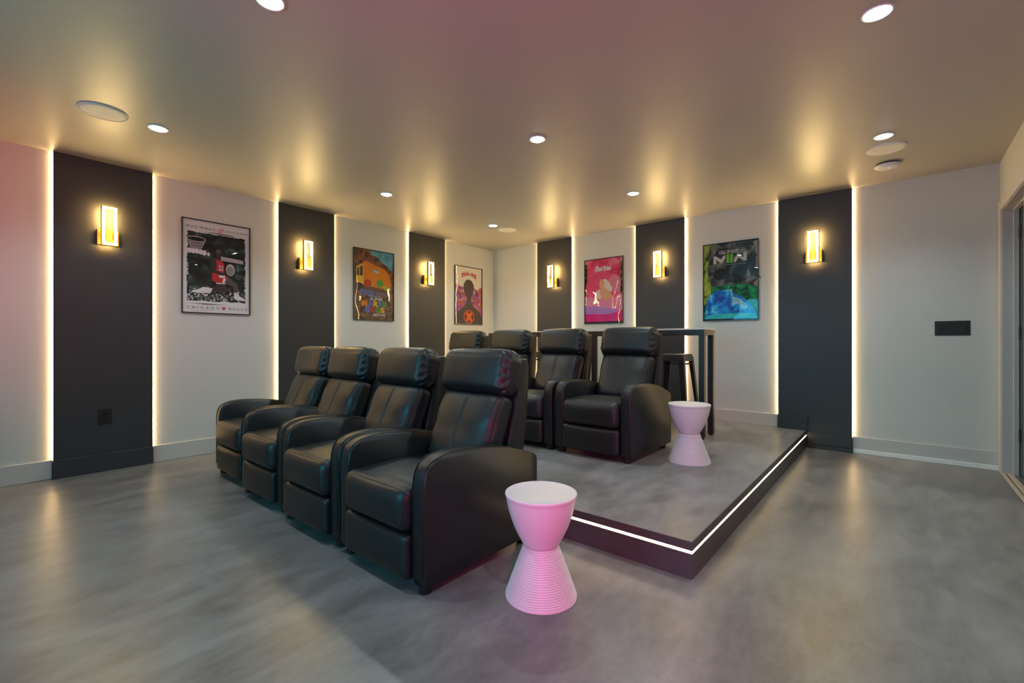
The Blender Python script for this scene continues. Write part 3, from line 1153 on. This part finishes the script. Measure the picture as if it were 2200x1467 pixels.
# plain coloured shapes where the artwork's figures stood
IGN = ink('leaf_green', (0.10, 0.36, 0.06), 0.2, 9)
A.oval(0.34, 0.520, 0.090, 0.058, ink('plain_red', (0.58, 0.07, 0.03), 0.2, 9))
A.oval(0.64, 0.535, 0.085, 0.055, IGN)
A.poly([(0.16, 0.44), (0.50, 0.42), (0.50, 0.34), (0.16, 0.36)], ink('blue_grey', (0.16, 0.15, 0.30), 0.2, 9))
A.poly([(0.54, 0.415), (0.90, 0.40), (0.90, 0.35), (0.54, 0.36)], ink('plum', (0.20, 0.13, 0.16), 0.2, 9))
A.oval(0.80, 0.475, 0.055, 0.036, ink('lime', (0.42, 0.50, 0.05)))
A.text('SUPER', 0.40, 0.285, 0.72, 0.325, IG2, 0.03)
for ch, x0, c in (('M', 0.20, IO), ('A', 0.34, ink('lettering_blue', (0.12, 0.20, 0.60))), ('R', 0.48, IY), ('I', 0.615, ink('lettering_blue', (0.12, 0.20, 0.60))), ('O', 0.68, IGN)):
    A.text(ch, x0, 0.195, x0 + (0.05 if ch == 'I' else 0.125), 0.280, c, 0.05)
for ch, x0, c in (('B', 0.28, ink('lettering_blue', (0.12, 0.20, 0.60))), ('R', 0.41, IR), ('O', 0.53, IGN), ('S', 0.65, IY)):
    A.text(ch, x0, 0.110, x0 + 0.115, 0.188, c, 0.05)
A.text('MOVIE', 0.48, 0.062, 0.78, 0.100, IG2, 0.03)
A.rect(0.35, 0.340, 0.65, 0.346, IG2)
poster('L', -2.218, 1.770, 'framed poster of an orange van with rainbow coloured block lettering', A, 3.1)

# white topped poster
A = Art(PW, PH)
A.rect(*FULL, ink('cream', (0.74, 0.71, 0.66), 0.05, 5))
A.poly([(0.014, 0.67), (0.08, 0.70), (0.16, 0.66), (0.26, 0.64), (0.36, 0.60), (0.62, 0.58), (0.74, 0.64), (0.84, 0.60), (0.92, 0.66), (0.986, 0.66), (0.986, 0.15), (0.014, 0.15)],
       ramp_ink('crowd', 'cells', 24, [(0.0, (0.10, 0.03, 0.16)), (0.25, (0.30, 0.08, 0.34)), (0.45, (0.48, 0.14, 0.10)), (0.62, (0.55, 0.07, 0.02)), (0.8, (0.42, 0.26, 0.36)), (1.0, (0.16, 0.06, 0.26))]))
for k in range(60):
    x, y = rnd.uniform(0.04, 0.96), rnd.uniform(0.28, 0.64)
    A.oval(x, y, rnd.uniform(0.01, 0.04), rnd.uniform(0.01, 0.05), rnd.choice([ink('violet', (0.24, 0.08, 0.40)), ink('magenta_dark', (0.42, 0.06, 0.30)), ink('brick', (0.48, 0.07, 0.03)), ink('mauve', (0.50, 0.36, 0.46)), IO2]), 12)
ISIL = ink('umber', (0.075, 0.058, 0.046), 0.15, 5)
A.poly([(0.014, 0.014), (0.014, 0.10), (0.10, 0.20), (0.28, 0.29), (0.40, 0.36), (0.42, 0.46), (0.36, 0.52), (0.31, 0.62), (0.32, 0.70), (0.40, 0.765), (0.50, 0.785), (0.60, 0.765), (0.68, 0.70), (0.69, 0.62),
        (0.64, 0.52), (0.58, 0.46), (0.60, 0.36), (0.72, 0.30), (0.90, 0.22), (0.986, 0.13), (0.986, 0.014)], ISIL)
IE = ink('vermilion', (0.80, 0.11, 0.01))
A.oval(0.515, 0.135, 0.195, 0.118, IE)
A.oval(0.515, 0.135, 0.172, 0.104, ISIL)
A.line((0.42, 0.205), (0.61, 0.06), 0.09, IE)
A.line((0.61, 0.205), (0.42, 0.06), 0.09, IE)
A.oval(0.515, 0.135, 0.085, 0.045, IE)


def arch(u, v, px, py):
    return px, py + 0.035 * (1 - (2 * u - 1) ** 2) + 0.03 * (2 * u - 1) ** 2 * (v - 0.6) * 1.3


A.text('SPIDER-VERSE', 0.24, 0.815, 0.78, 0.865, ink('title_red', (0.50, 0.045, 0.05)), 0.05, 0.95, 0, arch)
A.rect(0.30, 0.910, 0.74, 0.914, IG)
poster('L', -0.567, 1.768, 'framed poster with a white top above a dark shape and purple red crowd', A, 5.2)

# pink poster
A = Art(PW, PH)
IPK, IPK2, IMG = ink('pink', (0.80, 0.075, 0.20), 0.12, 5), ink('rose', (0.74, 0.22, 0.34), 0.12, 6), ink('magenta', (0.70, 0.015, 0.20))
A.rect(*FULL, ramp_ink('pink_folds', 'noise', 7, [(0.36, (0.62, 0.015, 0.10)), (0.52, (0.80, 0.05, 0.16)), (0.68, (0.82, 0.20, 0.34))], 3, 0.7))
A.rect(0.014, 0.44, 0.075, 0.93, ramp_ink('dark_leaves', 'cells', 40, [(0.0, (0.015, 0.015, 0.012)), (0.75, (0.03, 0.035, 0.02)), (1.0, (0.40, 0.20, 0.04))]))
A.rect(0.925, 0.36, 0.986, 0.93, ramp_ink('dark_leaves_too', 'cells', 40, [(0.0, (0.015, 0.015, 0.012)), (0.75, (0.03, 0.035, 0.02)), (1.0, (0.45, 0.25, 0.06))]))
A.rect(0.014, 0.93, 0.075, 0.99, IPK2)
A.rect(0.925, 0.93, 0.986, 0.99, IPK2)
A.oval(0.45, 0.55, 0.42, 0.26, IPK)
A.oval(0.78, 0.60, 0.16, 0.14, IPK2)
# plain pale bust shape on the bed
IBL, ITN = ink('pale_blond', (0.80, 0.68, 0.55)), ink('peach', (0.72, 0.38, 0.20), 0.1, 8)
A.poly([(0.46, 0.665), (0.55, 0.685), (0.64, 0.63), (0.72, 0.54), (0.70, 0.48), (0.56, 0.50), (0.42, 0.58)], IBL)
A.oval(0.46, 0.600, 0.065, 0.085, ITN)
A.poly([(0.40, 0.53), (0.54, 0.55), (0.66, 0.49), (0.76, 0.38), (0.54, 0.35), (0.42, 0.40)], ITN)
A.poly([(0.30, 0.50), (0.40, 0.53), (0.44, 0.38), (0.26, 0.38)], ink('cream_sheet', (0.78, 0.60, 0.54)))
A.poly([(0.014, 0.42), (0.30, 0.405), (0.55, 0.35), (0.80, 0.40), (0.90, 0.45), (0.986, 0.43), (0.986, 0.20), (0.014, 0.22)], ink('bed_pink', (0.74, 0.25, 0.38), 0.15, 7))
A.poly([(0.014, 0.27), (0.30, 0.27), (0.90, 0.20), (0.70, 0.14), (0.014, 0.15)], ink('lavender', (0.42, 0.20, 0.52), 0.12, 7))
A.poly([(0.014, 0.155), (0.60, 0.140), (0.986, 0.185), (0.986, 0.03), (0.014, 0.03)], IMG)
A.rect(0.014, 0.010, 0.986, 0.032, IK)
A.text('Barbie', 0.285, 0.805, 0.690, 0.890, ink('deep_pink', (0.62, 0.02, 0.10)), 0.075, 0.92, 0.18)
A.text('Barbie', 0.285, 0.805, 0.690, 0.890, IW, 0.028, 0.92, 0.18)
A.rect(0.40, 0.785, 0.56, 0.790, IPK2)
poster('R', 2.006, 1.746, 'framed bright pink poster with white script lettering', A, 7.7)

# blue and green poster
A = Art(PW, PH)
ISM = ramp_ink('grey_smoke', 'noise', 8.5, [(0.38, (0.008, 0.009, 0.009)), (0.50, (0.035, 0.038, 0.036)), (0.60, (0.12, 0.125, 0.12)), (0.72, (0.26, 0.26, 0.25))], 4, 0.9)
A.rect(*FULL, ISM)
ILM = ramp_ink('acid_green', 'noise', 14, [(0.38, (0.03, 0.05, 0.012)), (0.48, (0.24, 0.34, 0.03)), (0.62, (0.46, 0.52, 0.06)), (0.75, (0.50, 0.42, 0.22))], 3, 1.0, (1, 1, 0.5))
A.poly([(0.014, 0.99), (0.14, 0.99), (0.10, 0.88), (0.13, 0.78), (0.08, 0.70), (0.10, 0.56), (0.15, 0.46), (0.15, 0.32), (0.014, 0.20)], ILM)
A.poly([(0.90, 0.97), (0.986, 0.985), (0.986, 0.62), (0.93, 0.68), (0.96, 0.80)], ink('dusty_tan', (0.34, 0.27, 0.22), 0.3, 9))
A.poly([(0.90, 0.45), (0.986, 0.52), (0.986, 0.41), (0.93, 0.42)], ink('dusty_tan', (0.34, 0.27, 0.22), 0.3, 9))
for k in range(16):
    x, y = rnd.uniform(0.84, 0.98), rnd.uniform(0.55, 0.95)
    A.line((x, y), (x + rnd.uniform(-0.1, 0.06), y - rnd.uniform(0.05, 0.13)), 0.014, IK)
for cx, cy in ((0.32, 0.60), (0.66, 0.61)):
    A.oval(cx, cy, 0.13, 0.075, IK, 24, rnd.uniform(-0.4, 0.4))
A.poly([(0.16, 0.44), (0.45, 0.455), (0.80, 0.45), (0.986, 0.40), (0.986, 0.012), (0.014, 0.012), (0.014, 0.20), (0.16, 0.30)],
       ramp_ink('emerald', 'noise', 15, [(0.38, (0.004, 0.05, 0.03)), (0.55, (0.005, 0.22, 0.09)), (0.70, (0.02, 0.42, 0.12))], 4, 0.8))
IREFL = ramp_ink('blue_screen_reflection', 'noise', 10, [(0.36, (0.003, 0.07, 0.36)), (0.50, (0.004, 0.22, 0.72)), (0.60, (0.01, 0.45, 0.82)), (0.72, (0.30, 0.70, 0.80))], 3, 0.9)  # screen's reflection painted into the print: blue, pale streak and cyan foot
A.poly([(0.03, 0.03), (0.07, 0.26), (0.12, 0.33), (0.24, 0.385), (0.42, 0.40), (0.50, 0.385), (0.60, 0.33), (0.74, 0.28), (0.88, 0.18), (0.97, 0.05)], IREFL)
A.poly([(0.49, 0.40), (0.53, 0.40), (0.56, 0.30), (0.68, 0.27), (0.82, 0.17), (0.76, 0.13), (0.64, 0.20), (0.55, 0.20)], ramp_ink('pale_screen_reflection', 'noise', 16, [(0.35, (0.06, 0.42, 0.66)), (0.6, (0.45, 0.66, 0.72))], 3, 0.8))
A.poly([(0.02, 0.022), (0.07, 0.07), (0.40, 0.095), (0.90, 0.085), (0.975, 0.03), (0.975, 0.022)], ramp_ink('cyan_screen_reflection', 'noise', 14, [(0.35, (0.0, 0.40, 0.52)), (0.65, (0.06, 0.60, 0.62))], 3, 0.5, (0.3, 1, 1)))
A.rect(0.014, 0.010, 0.986, 0.024, IK)
ILT = ink('stencil_grey', (0.56, 0.55, 0.54))
A.text('CALL OF DUTY', 0.30, 0.855, 0.66, 0.900, ILT, 0.035, 0.95)
A.poly([(0.195, 0.735), (0.195, 0.835), (0.245, 0.835), (0.335, 0.785), (0.385, 0.835), (0.415, 0.835), (0.415, 0.800), (0.345, 0.735), (0.250, 0.790), (0.250, 0.735)], ILT)
IGL = ink('lettering_green', (0.16, 0.50, 0.05), 0.25, 20)
A.rect(0.432, 0.735, 0.485, 0.845, IGL)
A.rect(0.500, 0.735, 0.553, 0.845, IGL)
A.poly([(0.570, 0.735), (0.570, 0.775), (0.640, 0.845), (0.735, 0.785), (0.735, 0.850), (0.790, 0.850), (0.790, 0.745), (0.740, 0.745), (0.650, 0.795), (0.600, 0.735)], ILT)
for k in range(14):
    A.rect(0.20 + 0.042 * k, 0.710, 0.222 + 0.042 * k, 0.716, ILT)
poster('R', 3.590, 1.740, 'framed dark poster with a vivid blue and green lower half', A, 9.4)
